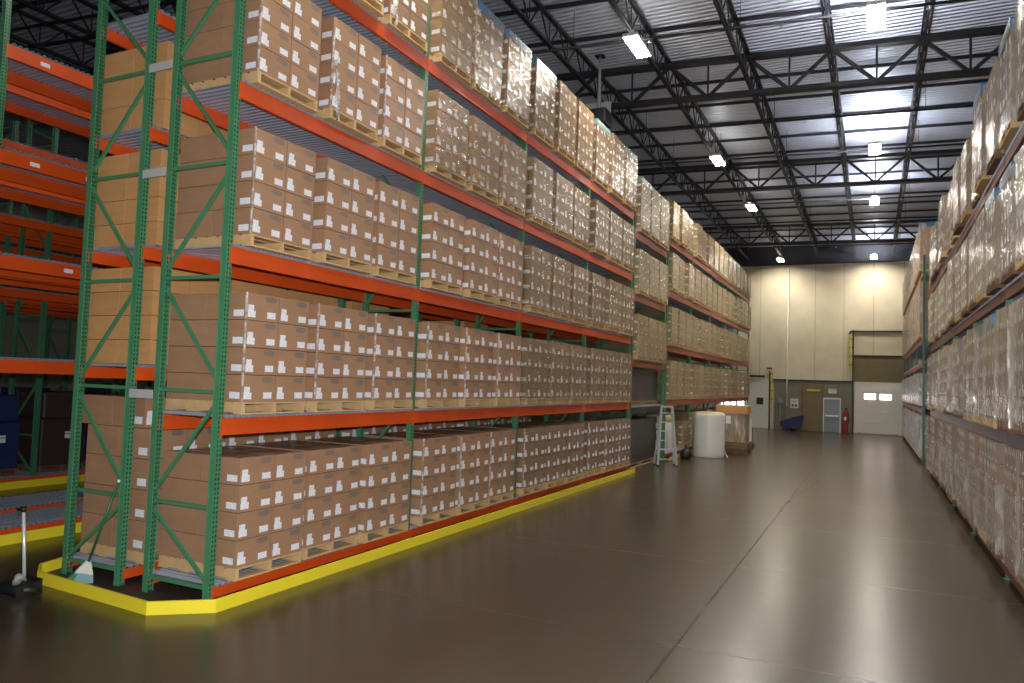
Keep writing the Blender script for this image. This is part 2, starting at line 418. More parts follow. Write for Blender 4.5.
lamp(6.35, -7.5, 10.6, 'added lit ceiling lamp, unseen behind the camera above the aisle', 'lamp_up_dim')  # unseen lamp added to light the near end faces of the loads

# ------------------------------------------------------------------ pallet racking
PW = .08   # post width
LEV = ['floor level', 'first shelf', 'second shelf', 'third shelf', 'fourth shelf', 'fifth shelf']
_mc = {}
def post_mesh(h, mat):
    k = ('post', round(h, 3), mat.name)
    if k not in _mc:
        mb = MB(); w = PW / 2
        # open C section: web on +x, flanges with return lips, base plate
        mb.box(w - .006, w, -w, w, 0, h)
        for s in (-1, 1):
            mb.box(-w, w - .006, s * w - (.006 if s > 0 else 0), s * w + (0 if s > 0 else .006), 0, h)
            mb.box(-w, -w + .006, s * w - (.028 if s > 0 else .006), s * w + (.006 if s < 0 else -.006) + (.022 if s < 0 else 0), 0, h)
        mb.box(-.07, .07, -.06, .06, 0, .008)
        _mc[k] = mb.mesh('rack_post', mat)
    return _mc[k]
def beam_mesh(L, h, mat):
    k = ('beam', round(L, 3), round(h, 3), mat.name)
    if k not in _mc:
        mb = MB(); t = .045
        # step beam: closed box with a ledge, hooked end plates
        mb.box(-t, 0, 0, L, -h, -.04); mb.box(-t + .018, 0, 0, L, -.04, 0)
        for y in (0, L - .006): mb.box(-t - .01, .004, y, y + .006, -h - .03, .03)
        _mc[k] = mb.mesh('step_beam', mat)
    return _mc[k]
def shelf_mesh(L, D):
    k = ('shelf', round(L, 3), round(D, 3))
    if k not in _mc: _mc[k] = corrugated('ribbed_shelf_deck', -D - .01, .014, L, .085, .03, .004, M['galv'])
    return _mc[k]
def rack(name, label, group, xf, side, depth, y0, nb, bay, levels, bh, ztop, flip=False, tier0=True, beam_mat='orange', decks=True, hz=None, dark_low=False, pm='green'):
    """SIDE=+1: front face looks to +x. xf is the x of the front post face."""
    t = tag(empty(name, (xf, y0, 0), 0 if side > 0 else math.pi), label, 'rack', group)
    S = 1 if side > 0 else -1
    # local frame: +x = aisle side.  local y runs along +y when side>0, else along -y
    ys = [S * i * bay for i in range(nb + 1)]
    hz = hz or [.18, 1.03, 2.28, 3.55, 4.82, 6.06, 7.2]
    hz = [h for h in hz if h < ztop - .1] + [ztop - .12]
    xr = -depth
    for yi in ys:
        fr = MB()
        for h in hz: fr.bar((xr + PW, 0, h), (-PW, 0, h), .032, .04)
        for j in range(len(hz) - 1):
            a, b = (xr + PW - .01, -PW + .01) if (j % 2 == 0) != flip else (-PW + .01, xr + PW - .01)
            # high on the first side, low on the second
            fr.bar((a, 0, hz[j + 1] - .12 if j else hz[1] - .1), (b, 0, hz[j] + .12 if j else hz[0] + .05), .032, .036)
        f = build(fr, 'upright_frame', M['green_plain'], t, (0, yi, 0))
        link('post', post_mesh(ztop, M[pm]), f, (-PW / 2, 0, 0))
        link('post', post_mesh(ztop, M[pm]), f, (xr + PW / 2, 0, 0), (0, 0, math.pi))
    for i in range(nb):
        ya = min(ys[i], ys[i + 1])
        for li, z in enumerate(levels):
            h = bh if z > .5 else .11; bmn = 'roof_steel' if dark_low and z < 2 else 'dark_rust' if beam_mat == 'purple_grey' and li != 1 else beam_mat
            L = bay - .012
            link('beam', beam_mesh(L, h, M[bmn]), t, (.006, ya + .006, z))
            link('beam', beam_mesh(L, h, M[bmn]), t, (xr - .006, ya + .006 + L, z), (0, 0, math.pi))
            if decks:
                link('shelf_deck', shelf_mesh(bay - .1, depth + (.0 if z > .5 else -.02)), t, (.0, ya + .05, z + .001))
    return t
BAY = 3.76
FL = [.19, 2.0, 3.88, 5.73, 7.53]
front = rack('pallet_rack', 'green and orange pallet rack full of brown cartons beside the aisle, nearest the camera', 'pallet racks', 0, 1, 1.02, 0, 4, BAY, FL, .185, 8.35)
BL = [.19, 2.52, 3.95, 5.38, 6.80]
backr = rack('pallet_rack', 'green and orange pallet rack standing back to back behind the aisle rack', 'pallet racks', -2.44, -1, 1.03, 0, 4, BAY, BL, .15, 8.35, flip=False)
for z in (2.22, 4.79, 6.06):
    for i in range(5):
        o = box('row_spacer', -1.41, -1.02, i * BAY - .03 - (.025 if i == 0 else 0), i * BAY - .022 - (.025 if i == 0 else 0), z - .05, z + .05, M['spacer'])
        o.parent = front; o.location = (o.location.x, o.location.y, o.location.z)
# white location stickers on some beams of the back row and the row behind
# second section: single raised-beam bay, then the long far section
sec2 = rack('pallet_rack', 'narrow rack bay with dark wrapped boards at its foot between the two long racks', 'pallet racks', -.02, 1, 1.02, 15.33, 1, BAY, [1.85, 3.25, 5.2, 7.07], .19, 9.0, beam_mat='orange_dull', dark_low=True)
sec3 = rack('pallet_rack', 'far end pallet rack with the ladder and film rolls standing in front of it', 'pallet racks', -.02, 1, 1.02, 19.37, 5, BAY, [.19, 2.03, 3.9, 5.8, 7.6], .19, 8.5, beam_mat='orange_dull')
RX = 8.03
RL = [.19, 2.03, 4.05, 5.95]
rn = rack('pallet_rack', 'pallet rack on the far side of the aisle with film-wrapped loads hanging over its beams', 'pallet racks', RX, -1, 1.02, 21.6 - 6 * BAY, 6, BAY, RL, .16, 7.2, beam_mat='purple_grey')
RF = [.19, 2.0, 3.7, 4.6, 7.1]
rf = rack('pallet_rack', 'pallet rack beyond the gap on the far side of the aisle, by the dock door', 'pallet racks', RX - .04, -1, 1.02, 25.35, 4, 4.6, RF, .16, 7.7, beam_mat='orange_dull', pm='green_shaded')
# the empty racks in the dark aisle behind
LX = -4.62
L2a = rack('pallet_rack', 'empty orange beam rack across the dark narrow aisle behind the first double row', 'pallet racks', LX, 1, 1.02, .12, 4, BAY, [.19, 2.57, 4.03, 5.5, 7.0], .19, 7.9)
L2b = rack('pallet_rack', 'empty orange beam rack at the back of the second double row, in the dark', 'pallet racks', LX - 2.44, -1, 1.02, .12, 4, BAY, [.19, 2.57, 4.03, 5.5, 7.0], .17, 7.9)
L3a = rack('pallet_rack', 'dark orange beam rack of the third double row, with wrapped loads on it', 'pallet racks', LX - 4.75, 1, 1.02, .12, 5, BAY, [.19, 2.57, 4.03, 5.5, 7.0], .17, 7.9)
L3b = rack('pallet_rack', 'dark rack behind the third double row, hardly lit', 'pallet racks', LX - 7.2, -1, 1.02, .12, 5, BAY, [.19, 2.57, 4.03, 5.5], .17, 7.9)
L4 = rack('pallet_rack', 'deepest rack in the dark part of the hall with yellow guard at its foot', 'pallet racks', LX - 9.6, 1, 1.02, .12, 5, BAY, [.19, 2.57, 4.1, 5.6], .17, 7.9)

# ------------------------------------------------------------------ carton loads
def carton_mesh(sx, sy, sz, mat, kind):
    """kind: 'plain', 'label' (aisle face and near end face labelled), 'dots' (small top flaps marks). Origin = centre of base, aisle face at +x."""
    k = ('carton', round(sx, 3), round(sy, 3), round(sz, 3), mat.name, kind)
    if k in _mc: return _mc[k]
    mb = MB(); hx, hy = sx / 2, sy / 2
    def face(us, vs, pos, paint):
        base = len(mb.v)
        for v in vs:
            for u in us: mb.v.append(pos(u, v))
        n = len(us)
        for j in range(len(vs) - 1):
            for i in range(n - 1):
                a = base + j * n + i
                mb.f.append((a, a + 1, a + 1 + n, a + n)); mb.m.append(paint((us[i] + us[i + 1]) / 2, (vs[j] + vs[j + 1]) / 2))
    k_ = sz / .297
    def uniq(l): return sorted(set(round(x, 4) for x in l))
    def in_(rects, u, v):
        for (a, b, c, d, mi) in rects:
            if a <= u <= b and c <= v <= d: return mi
        return 0
    lx = [(.03, .155, .03 * k_, .105 * k_, 1), (.035, .125, .105 * k_, .168 * k_, 1), (.345, .485, .035 * k_, .108 * k_, 1),
          (.31, .49, .225 * k_, .272 * k_, 2), (.335, .465, .216 * k_, .225 * k_, 2), (.335, .465, .272 * k_, .28 * k_, 2)] if kind == 'label' else []
    if kind == 'end': lx = [(.36, .44, .03, .07, 1)]
    if kind == 'dots': lx = [(.08, .13, .2, .275, 1), (.31, .345, .17, .26, 1), (.36, .45, .03, .06, 1)]
    le = [(sx - .185, sx - .03, .035 * k_, .108 * k_, 1)] if kind in ('label', 'end') else []
    f = sy / .535
    lx = [(a * f, b * f, c, d, mi) for a, b, c, d, mi in lx]
    tp = [(-.03, .03)]
    us = uniq([0, sy] + [r[0] for r in lx] + [r[1] for r in lx]); vs = uniq([0, sz] + [r[2] for r in lx] + [r[3] for r in lx])
    face(us, vs, lambda u, v: (hx, -hy + u, v), lambda u, v: in_(lx, u, v))                 # +x, u runs +y
    us = uniq([0, sx] + [r[0] for r in le] + [r[1] for r in le]); vs = uniq([0, sz] + [r[2] for r in le] + [r[3] for r in le])
    face(us, vs, lambda u, v: (-hx + u, -hy, v), lambda u, v: in_(le, u, v))                # -y
    face([0, sx], [0, sz], lambda u, v: (hx - u, hy, v), lambda u, v: 0)                    # +y
    face([0, sy], [0, sz], lambda u, v: (-hx, hy - u, v), lambda u, v: 0)                   # -x
    face([-hx, hx], uniq([-hy, -.03, .03, hy]), lambda u, v: (u, v, sz), lambda u, v: 3 if abs(v) < .03 else 0)
    face([-hx, hx], [-hy, hy], lambda u, v: (-u, v, 0), lambda u, v: 0)
    me = mb.mesh('carton', [mat, M['label'], M['ink'], M['tape']])
    import bmesh
    bm = bmesh.new(); bm.from_mesh(me); bmesh.ops.remove_doubles(bm, verts=bm.verts, dist=1e-5); bm.to_mesh(me); bm.free()
    _mc[k] = me
    return me
def pallet_mesh(W, D, mat):
    k = ('pallet', round(W, 3), round(D, 3), mat.name)
    if k in _mc: return _mc[k]
    mb = MB(); h = .135
    # stringer pallet: deck boards run along y on three notched stringers that run along x
    n = 7; bw = D / n * .74
    for i in range(n):
        x = -D / 2 + bw / 2 + i * (D - bw) / (n - 1)
        mb.box(x - bw / 2, x + bw / 2, -W / 2, W / 2, h - .018, h)
    for i in range(4):
        x = -D / 2 + bw / 2 + i * (D - bw) / 3
        mb.box(x - bw / 2, x + bw / 2, -W / 2, W / 2, 0, .018)
    for yy in (-W / 2 + .03, 0, W / 2 - .03):
        mb.box(-D / 2, D / 2, yy - .025, yy + .025, .018, h - .018)
    me = mb.mesh('pallet', mat)
    _mc[k] = me
    return me
def film_shell_mesh(W, D, z0, z1, mat, seed, open_side=None):
    k = ('film', open_side, round(W, 3), round(D, 3), round(z0, 3), round(z1, 3), mat.name, seed)
    if k in _mc: return _mc[k]
    mb = MB(); nz, ns = 9, 5; e = .014
    ring = []
    for i in range(ns): ring.append((D / 2 + e, -W / 2 - e + (W + 2 * e) * i / ns))
    for i in range(ns): ring.append((D / 2 + e - (D + 2 * e) * i / ns, W / 2 + e))
    for i in range(ns): ring.append((-D / 2 - e, W / 2 + e - (W + 2 * e) * i / ns))
    for i in range(ns): ring.append((-D / 2 - e + (D + 2 * e) * i / ns, -W / 2 - e))
    n = len(ring)
    for j in range(nz + 1):
        z = z0 + (z1 - z0) * j / nz
        for x, y in ring:
            q = noise.noise(Vector((x * 3 + seed * 5.1, y * 3, z * 4))) * .008
            s = 1 + q / .55
            zz = z + (noise.noise(Vector((x * 2, y * 2, seed * 9.7))) * .12 if j == nz else 0)
            mb.v.append((x * s, y * s, zz))
    for j in range(nz):
        for i in range(n):
            if open_side is not None and i // ns == open_side and 0 < i % ns < ns - 1: continue
            a, b = j * n + i, j * n + (i + 1) % n
            mb.f.append((a, b, b + n, a + n)); mb.m.append(0)
    me = mb.mesh('stretch_film', mat)
    _mc[k] = me; return me
def edge_mesh(h, seed):
    k = ('edge', round(h, 3), seed)
    if k in _mc: return _mc[k]
    mb = MB(); n = 10
    for j in range(n + 1):
        z = h * j / n; w1 = .012 + .012 * abs(noise.noise(Vector((seed * 3.3, z * 4, 0)))); w2 = .010 + .016 * abs(noise.noise(Vector((seed * 7.3, z * 4, 9))))
        mb.v += [(-w1, -.004, z), (.004, -.004, z), (.004, w2, z)]
    for j in range(n):
        for i in range(2):
            a = j * 3 + i; mb.f.append((a, a + 1, a + 4, a + 3)); mb.m.append(0)
    me = mb.mesh('film_edge', M['film_edge']); _mc[k] = me; return me
def tail_mesh(seed):
    mb = MB(); n = 9
    for j in range(n + 1):
        u = j / n; w = (.018 + .075 * math.sin(math.pi * u) ** 1.4 * (.6 + .4 * u)); z = .62 - .78 * u
        for i in range(4):
            y = (i / 3 - .5) * w
            mb.v.append((.03 + .035 * math.sin(i * 2.2 + j * .9 + seed) + .03 * u, y + .03 * math.sin(u * 3 + seed), z))
    for j in range(n):
        for i in range(3):
            a = j * 4 + i; mb.f.append((a, a + 1, a + 5, a + 4)); mb.m.append(0)
    return mb.mesh('film_tail', M['film_edge'], smooth=True)

def load(x, y, z, label, group, side=1, layers=4, ch=.3, W=1.06, D=1.2, deep=2, cmat='carton', kind='label', wood='wood', film=None, film_top=None, edges=True, top=None, shift=0., skip=(), wide=2, tail=False, no_pallet=False, rear_label=False, cat='pallet load'):
    """x = aisle face of the load, y = near edge, z = surface it stands on; side=+1: aisle at +x"""
    cx = x - side * D / 2; cy = y + W / 2
    t = tag(empty('pallet_load', (cx, cy, z + .002)), label, cat, group)
    S = 1 if side > 0 else -1
    rng = random.Random(hash((round(x, 2), round(y, 2), round(z, 2))) & 0xffff)
    pz = 0.
    if not no_pallet:
        link('pallet', pallet_mesh(W - .01, D, M[wood]), t, (0, 0, 0)); pz = .137
    sx, sy = D / deep, W / wide
    for l in range(layers):
        for a in range(deep):
            for b in range(wide):
                if (l, a, b) in skip: continue
                front = a == 0
                # cartons on the far side of the aisle face -x: keep the mesh, so mirror by turning half round
                me = carton_mesh(sx - .010, sy - .010, ch - .007, M[cmat], kind if front else 'plain')
                px = S * (D / 2 - sx / 2 - a * sx) + rng.uniform(-.004, .004) + (shift if l == layers - 1 else 0)
                py = -W / 2 + sy / 2 + b * sy + rng.uniform(-.002, .002)
                turn = S < 0
                if rear_label and a == deep - 1: me = carton_mesh(sx - .010, sy - .010, ch - .007, M[cmat], 'label'); turn = False
                o = link('carton', me, t, (px, py, pz + l * ch + .001), (0, 0, math.pi if turn else 0))
    H = pz + layers * ch
    seed = rng.randrange(6)
    if film:
        link('stretch_film', film_shell_mesh(W, D, .06, (film_top or H - .02), M[film], seed, None if film == 'film' else (3 if S > 0 else 1)), t, (0, 0, 0), (0, 0, 0 if S > 0 else math.pi))
    if edges:
        link('film_edge', edge_mesh(H - pz, seed), t, (S * D / 2 + S * .004, -W / 2 - .002, pz), (0, 0, 0 if S > 0 else -math.pi / 2))
    if top:
        mb = MB(); e = .012; dz = .16
        # a thin sheet laid over the top layer, folded down the sides
        for zz, ee in ((-dz, e), (.004, e), (.006, 0)):
            for sxx, syy in ((-1, -1), (1, -1), (1, 1), (-1, 1)):
                mb.v.append((sxx * (D / 2 + ee), syy * (W / 2 + ee), zz + (rng.uniform(-.03, .03) if zz < 0 else 0)))
        for j in range(2):
            for i in range(4):
                a, b = j * 4 + i, j * 4 + (i + 1) % 4; mb.f.append((a, b, b + 4, a + 4)); mb.m.append(0)
        mb.f.append((8, 9, 10, 11)); mb.m.append(0)
        link('top_sheet', mb.mesh('top_sheet', M[top]), t, (0, 0, H))
    if tail:
        link('film_tail', tail_mesh(seed), t, (S * D / 2, -W / 2 + .06, pz))
    return t

BAYN = ['nearest', 'second', 'third', 'fourth', 'fifth', 'sixth']
SLOT = ['first', 'second', 'third']
SHELF = ['floor level', 'first shelf', 'second shelf', 'third shelf', 'top shelf']
DK = .037
for bay in range(4):
    for li, z in enumerate(FL):
        for s in range(3):
            rj = random.Random(bay * 41 + li * 13 + s)
            y = bay * BAY + (.2 + s * 1.155 if li == 0 else .19 + s * 1.2 + rj.uniform(-.03, .03))
            top = None; layers, ch = 4, (.3, .305, .303, .297, .29)[li]
            mat, film = ('carton', None)
            if li == 4: layers = 5
            if li == 4 and (bay, s) in ((0, 0), (0, 1)): layers = 4
            if bay >= 2 or li == 4: mat = 'carton_film'
            if bay >= 2 and li >= 1 or (li >= 3 and bay >= 1): film = 'film'
            if li == 4 and (bay, s) in ((1, 1), (1, 2), (2, 0), (3, 0), (3, 2)): top = 'blue' if bay < 3 else 'teal'
            tail = (li, bay, s) in ((3, 0, 1), (4, 0, 2), (4, 1, 1))
            what = 'brown carton load' if not film else 'film-wrapped carton load'
            if top: what = 'blue-topped carton load' if top == 'blue' else 'teal-topped carton load'
            load(.1 + rj.uniform(-.03, .03), y, z + DK, f'{what}, {SHELF[li]} of near aisle rack, {BAYN[bay]} bay, {SLOT[s]} slot', 'carton loads on the near aisle rack',
                 layers=layers, ch=ch, cmat=mat, film=film, top=top, tail=tail, W=1.06 if li == 0 else 1.02, edges=rj.random() < (.75 if li < 2 else .35))
# back-to-back row: tan cartons seen through the end frames and over the front loads
for bay in range(3):
    for li, z in enumerate(BL[:4]):
        for s in range(3):
            if bay and li in (1, 2, 3) and s: continue
            y = bay * BAY + .16 + s * 1.165
            if li == 0: kw = dict(layers=5, ch=.36, shift=-.12, kind='plain', cmat='carton', rear_label=True)
            elif li == 3: kw = dict(layers=3, ch=.36, no_pallet=True, cmat='carton_tan', kind='plain')
            else: kw = dict(layers=4, ch=.295, no_pallet=True, cmat='carton_tan', kind='plain')
            load(-2.58 if li else -2.42, y, z + DK, f'tan carton load, {SHELF[li]} of rack behind the near one, {BAYN[bay]} bay, {SLOT[s]} slot', 'carton loads on the back to back rack',
                 side=-1, D=1.2 if li else 1.14, edges=False, wide=2, deep=2, **kw)
# second section
for li, z in enumerate((3.25, 5.2, 7.07)):
    for s in range(3):
        load(.08, 15.33 + .2 + s * 1.155, z + DK, f'film-wrapped carton load {("low", "middle", "top")[li]} in narrow rack bay past near rack, {SLOT[s]} slot', 'carton loads in the narrow rack bay',
             layers=4 if li < 2 else 5, ch=.3, deep=1, cmat='carton_film', film='film_far', kind='end', top='teal' if li == 2 and s == 0 else None)
# third section
for bay in range(5):
    for li, z in enumerate([.19, 2.03, 3.9, 5.8, 7.6]):
        for s in range(3):
            if li == 0 and bay == 0 and s < 2: continue
            rj = random.Random(bay * 31 + li * 7 + s); tall = rj.random()
            y = 19.37 + bay * BAY + .2 + s * 1.2 + rj.uniform(-.05, .05)
            load(.06 + rj.uniform(-.05, .05), y, z + DK, f'film-wrapped carton load, {SHELF[li]} of far end rack, {BAYN[bay]} bay, {SLOT[s]} slot', 'carton loads on the far end rack',
                 layers=4 if tall < .8 or li == 4 else (4 if li else 3), ch=.3 if li else .29, deep=1, cmat='carton_film' if tall > .45 else 'carton_pale', film='film_far', kind='end', W=.93, edges=False)
# right-hand rack, near section: bays run from far to near (bay 0 nearest y=21.6-6*3.76)
Y0 = 21.6 - 6 * BAY
for bay in range(1, 6):
    for li, z in enumerate(RL):
        for s in range(3):
            y = Y0 + bay * BAY + .16 + s * 1.185
            if y < 3.3: continue
            rg = random.Random(bay * 17 + li * 5 + s * 3)
            layers, ch = (5, .3) if li != 2 else (4, .33)
            if li == 1: layers = 5
            if li == 3: layers, ch = (4, .33) if rg.random() < .7 else (4, .36)
            top = None
            if (li, bay, s) in ((3, 1, 2), (3, 2, 1), (2, 1, 2), (2, 2, 0), (1, 2, 0), (1, 2, 1)): top = 'blue'
            load(7.93 + rg.uniform(-.05, .05), y, z + DK, f'{"blue-topped" if top else "film-wrapped"} carton load, {SHELF[li]} of rack across the aisle, {BAYN[bay - 1]} bay, {SLOT[s]} slot', 'carton loads on the rack across the aisle',
                 side=-1, layers=layers, ch=ch, W=.96, D=1.2, deep=1, wide=3 if li == 0 else 2, cmat='carton_dull' if li == 0 else 'carton_pale' if rg.random() < .6 else 'carton_dull',
                 film='film_thick', film_top=(.137 + 3.1 * ch) if li == 0 else None, kind='dots' if li == 0 else 'label', top=top, edges=False, wood='wood' if rg.random() < .5 else 'wood_dark')
# far section on that side
for bay in range(4):
    for li, z in enumerate([.19, 2.0, 4.6, 7.1]):
        for s in range(3):
            y = 25.35 + bay * 4.6 + .25 + s * 1.42
            load(7.9, y, z + DK, f'film-wrapped carton load, {SHELF[li]} of rack past the gap, {BAYN[bay]} bay, {SLOT[s]} slot', 'carton loads on the rack past the gap',
                 side=-1, layers=(5, 4, 6, 5)[li], ch=(.28, .29, .33, .34)[li], W=1.24, D=1.2, deep=1, cmat='carton_pale' if li < 2 else 'carton',
                 film='film_white' if li < 2 else 'film_thick', kind='plain', edges=False, wood='blue_dark' if li == 1 else 'wood', top='blue' if (li, bay, s) == (3, 0, 0) else None)
# dark stacks in the narrow bay
def board_stack(x0, x1, y0, y1, z, h, label):
    t = tag(empty('board_stack', ((x0 + x1) / 2, (y0 + y1) / 2, z)), label, 'board stack', 'dark wrapped stacks in the narrow bay')
    W, D = y1 - y0, x1 - x0
    link('pallet', pallet_mesh(W, D, M['wood']), t)
    n = 7
    for i in range(n):
        mb = MB(); j = .012 * ((i * 7) % 3)
        mb.box(-D / 2 + j, D / 2 - j, -W / 2 + j, W / 2 - j, 0, (h - .14) / n - .006)
        build(mb, 'board_layer', M['dark_wrap'], t, (0, 0, .137 + i * (h - .14) / n))
    mb = MB(); mb.box(-D / 2 - .01, D / 2 + .01, -W / 2 - .01, W / 2 + .01, 0, .02); build(mb, 'cover_board', M['dark_wrap'], t, (0, 0, h))
board_stack(-1.05, -.2, 15.5, 18.95, .002, 1.45, 'dark wrapped board stack on the floor of the narrow rack bay beside the ladder')
board_stack(-1.05, -.2, 15.5, 18.95, 1.85 + DK, 1.1, 'dark wrapped board stack on the low shelf of the narrow rack bay')

# dim loads on the far dark racks
wl = []
for rx, y0 in ((-9.5, .12), (-14.35, .12)):
    for q in range(12):
        rg = random.Random(q * 3 + int(rx)); wl.append((rx, y0 + (q // 3) * BAY + .2 + (q % 3) * 1.16, 2.57 if q % 4 == 1 and rx > -12 else .19, rg.choice(('blue_dark', 'dark_wrap', 'blue_dark')), .9 if q % 4 == 1 and rx > -12 else rg.uniform(1.3, 1.7)))
for i, (rx, by, z, mt, hh) in enumerate(wl):
    t = tag(empty('wrapped_load', (rx - .55, by + .5, z + DK)), f'{"blue" if mt == "blue_dark" else "dark"} wrapped pallet load deep in the unlit racks', 'pallet load', f'{"blue" if mt == "blue_dark" else "dark"} wrapped loads in the unlit racks')
    link('pallet', pallet_mesh(1.0, 1.0, M['wood_dark']), t)
    mb = MB(); mb.box(-.5, .5, -.5, .5, 0, hh * .62); build(mb, 'wrapped_goods', M[mt], t, (0, 0, .138), bevel=.03)
    mb = MB(); mb.box(-.47, .47, -.47, .47, 0, hh * .36); build(mb, 'wrapped_goods', M[mt], t, (0, 0, .14 + hh * .62), bevel=.04)
    mb = MB(); mb.box(0, .004, -.1, .1, 0, .09); mb.box(0, .004, -.1, .1, .105, .15); build(mb, 'shipping_label', M['label'], t, (.502, .12, .14 + hh * .35))

# ------------------------------------------------------------------ yellow guards at the foot of the racks
def guard(pts, h, th, label, mat='yellow'):
    mb = MB(); n = len(pts)
    P_ = [Vector((p[0], p[1], 0)) for p in pts]
    offs = []
    for i in range(n):
        d1 = (P_[i] - P_[i - 1]).normalized() if i else (P_[1] - P_[0]).normalized()
        d2 = (P_[i + 1] - P_[i]).normalized() if i < n - 1 else d1
        nn = (Vector((-d1.y, d1.x, 0)) + Vector((-d2.y, d2.x, 0))).normalized()
        c = max(.4, nn.dot(Vector((-d1.y, d1.x, 0)))); offs.append(nn * th / c)
    for i in range(n):
        for q in (P_[i], P_[i] + offs[i]):
            mb.v += [(q.x, q.y, 0), (q.x, q.y, h)]
    for i in range(n - 1):
        a, b = i * 4, i * 4 + 4
        for f in ((a, a + 1, b + 1, b), (a + 2, b + 2, b + 3, a + 3), (a + 1, a + 3, b + 3, b + 1), (a, b, b + 2, a + 2)):
            mb.f.append(f); mb.m.append(0)
    mb.f += [(0, 2, 3, 1), (4 * n - 4, 4 * n - 3, 4 * n - 1, 4 * n - 2)]; mb.m += [0, 0]
    return tag(build(mb, 'rack_guard', M[mat]), label, 'guard', 'yellow rack guards')
guard([(-2.78, 12.), (-2.78, .35), (-2.62, -.2), (-2.3, -.42), (-.3, -.55), (.22, -.13), (.22, 15.1)], .135, .03, 'bright yellow low guard wrapped round the foot of the near double rack')
guard([(.2, 19.3), (.2, 38.2)], .13, .03, 'yellow low guard along the foot of the far end rack behind the ladder', 'yellow_dull')
for k, (x, ya, yb, lb) in enumerate(((LX + .18, -1.2, 14.5, 'first'), (LX - 4.57, -1.2, 18., 'second'), (LX - 9.42, -1.2, 18., 'third'))):
    guard([(x, ya), (x, yb)], .15, .03, f'long yellow guard strip in the dark aisles, {lb} one behind the near double rack')
# thin dark slab laid on the floor inside the guard
mb = MB()
pts = [(-2.74, .3), (-2.6, -.16), (-2.28, -.38), (-.3, -.5), (.18, -.1), (.18, .3)]
for z in (0.001, .012):
    for p in pts: mb.v.append((p[0], p[1], z))
n = len(pts); mb.f.append(tuple(reversed(range(n)))); mb.f.append(tuple(range(n, 2 * n))); mb.m += [0, 0]
for i in range(n): mb.f.append((i, (i + 1) % n, n + (i + 1) % n, n + i)); mb.m.append(0)
struct(build(mb, 'floor_pad', M['pad']))

# ------------------------------------------------------------------ broom and dustpan
d = Vector((-1.47, -.07, 1.2)) - Vector((-1.85, -.2, 0))
t = tag(empty('broom', (-1.85, -.2, .014)), 'green angle broom leaning on the end frame of the near rack', 'broom')
u = d.normalized()
mb = MB(); mb.tube([u * .22, u * 1.24], .014, 10); build(mb, 'handle', M['broom_green'], t, smooth=True)
mb = MB(); mb.tube([u * 1.24, u * 1.27], .016, 10); build(mb, 'grip_cap', M['white'], t, smooth=True)
mb = MB()
s = Vector((.56, .8, .0)); s = (s - u * s.dot(u)).normalized(); nrm = s.cross(u).normalized()
def slab(mb, c0, c1, w0, w1, th):
    k = len(mb.v)
    for c, w in ((c0, w0), (c1, w1)):
        for a, b in ((-1, -1), (1, -1), (1, 1), (-1, 1)): mb.v.append(tuple(c + s * a * w / 2 + nrm * b * th / 2))
    for f in ((3, 2, 1, 0), (4, 5, 6, 7), (0, 1, 5, 4), (1, 2, 6, 5), (2, 3, 7, 6), (3, 0, 4, 7)): mb.f.append(tuple(k + i for i in f)); mb.m.append(0)
slab(mb, u * .13, u * .27, .19, .06, .05); build(mb, 'head', M['white'], t)
mb = MB(); slab(mb, Vector((0, 0, .012)) + s * .02, u * .13, .23, .19, .05); build(mb, 'bristles', M['teal'], t)
mb = MB(); slab(mb, Vector((0, 0, .012)) - s * .125, u * .11 - s * .085, .07, .045, .055); build(mb, 'corner_bristles', M['green_plain'], t)

t = tag(empty('dustpan', (-2.13, -.72, .002)), 'black upright dustpan with silver handle standing on the floor by the yellow guard', 'dustpan')
mb = MB()
pr = [(-.2, 0), (.2, 0), (.17, .14), (-.17, .14)]
# scoop: open front, sloping back and sides
mb.box(-.2, .2, -.16, .14, 0, .012)
mb.bar((-.2, .12, .07), (.2, .12, .07), .02, .15); mb.bar((-.2, -.16, .03), (-.19, .12, .09), .015, .09); mb.bar((.2, -.16, .03), (.19, .12, .09), .015, .09)
build(mb, 'pan', M['black'], t)
mb = MB(); pts = []
for j, (r, z) in enumerate(((.2, .0), (.235, .03), (.2, .08), (.1, .13), (.04, .15))):
    for i in range(14):
        a = 2 * math.pi * i / 14; rr = r * (1 + .16 * math.sin(i * 2.7 + j * 1.3))
        mb.v.append((rr * math.cos(a) * 1.15, rr * math.sin(a) * .75 + .0, .014 + z))
for j in range(4):
    for i in range(14):
        a, b = j * 14 + i, j * 14 + (i + 1) % 14; mb.f.append((a, b, b + 14, a + 14)); mb.m.append(0)
mb.f.append(tuple(range(56, 70))); mb.m.append(0)
build(mb, 'bag', M['black'], t, smooth=True)
mb = MB(); mb.tube([(.03, .03, .15), (-.01, .03, .5), (-.06, .03, .86)], .019, 12); build(mb, 'handle', M['silver'], t, smooth=True)
mb = MB(); mb.tube([(-.06, .03, .86), (-.064, .03, .92)], .024, 10); mb.tube([(-.055, .03, .895), (-.12, .0, .885)], .018, 8); build(mb, 'grip', M['black'], t, smooth=True)
mb = MB(); mb.tube([(.0, -.02, .19), (.045, -.02, .13), (.06, -.06, .04)], [.03, .075, .09], 9); build(mb, 'clear_bag_fold', M['film_edge'], t, smooth=True)

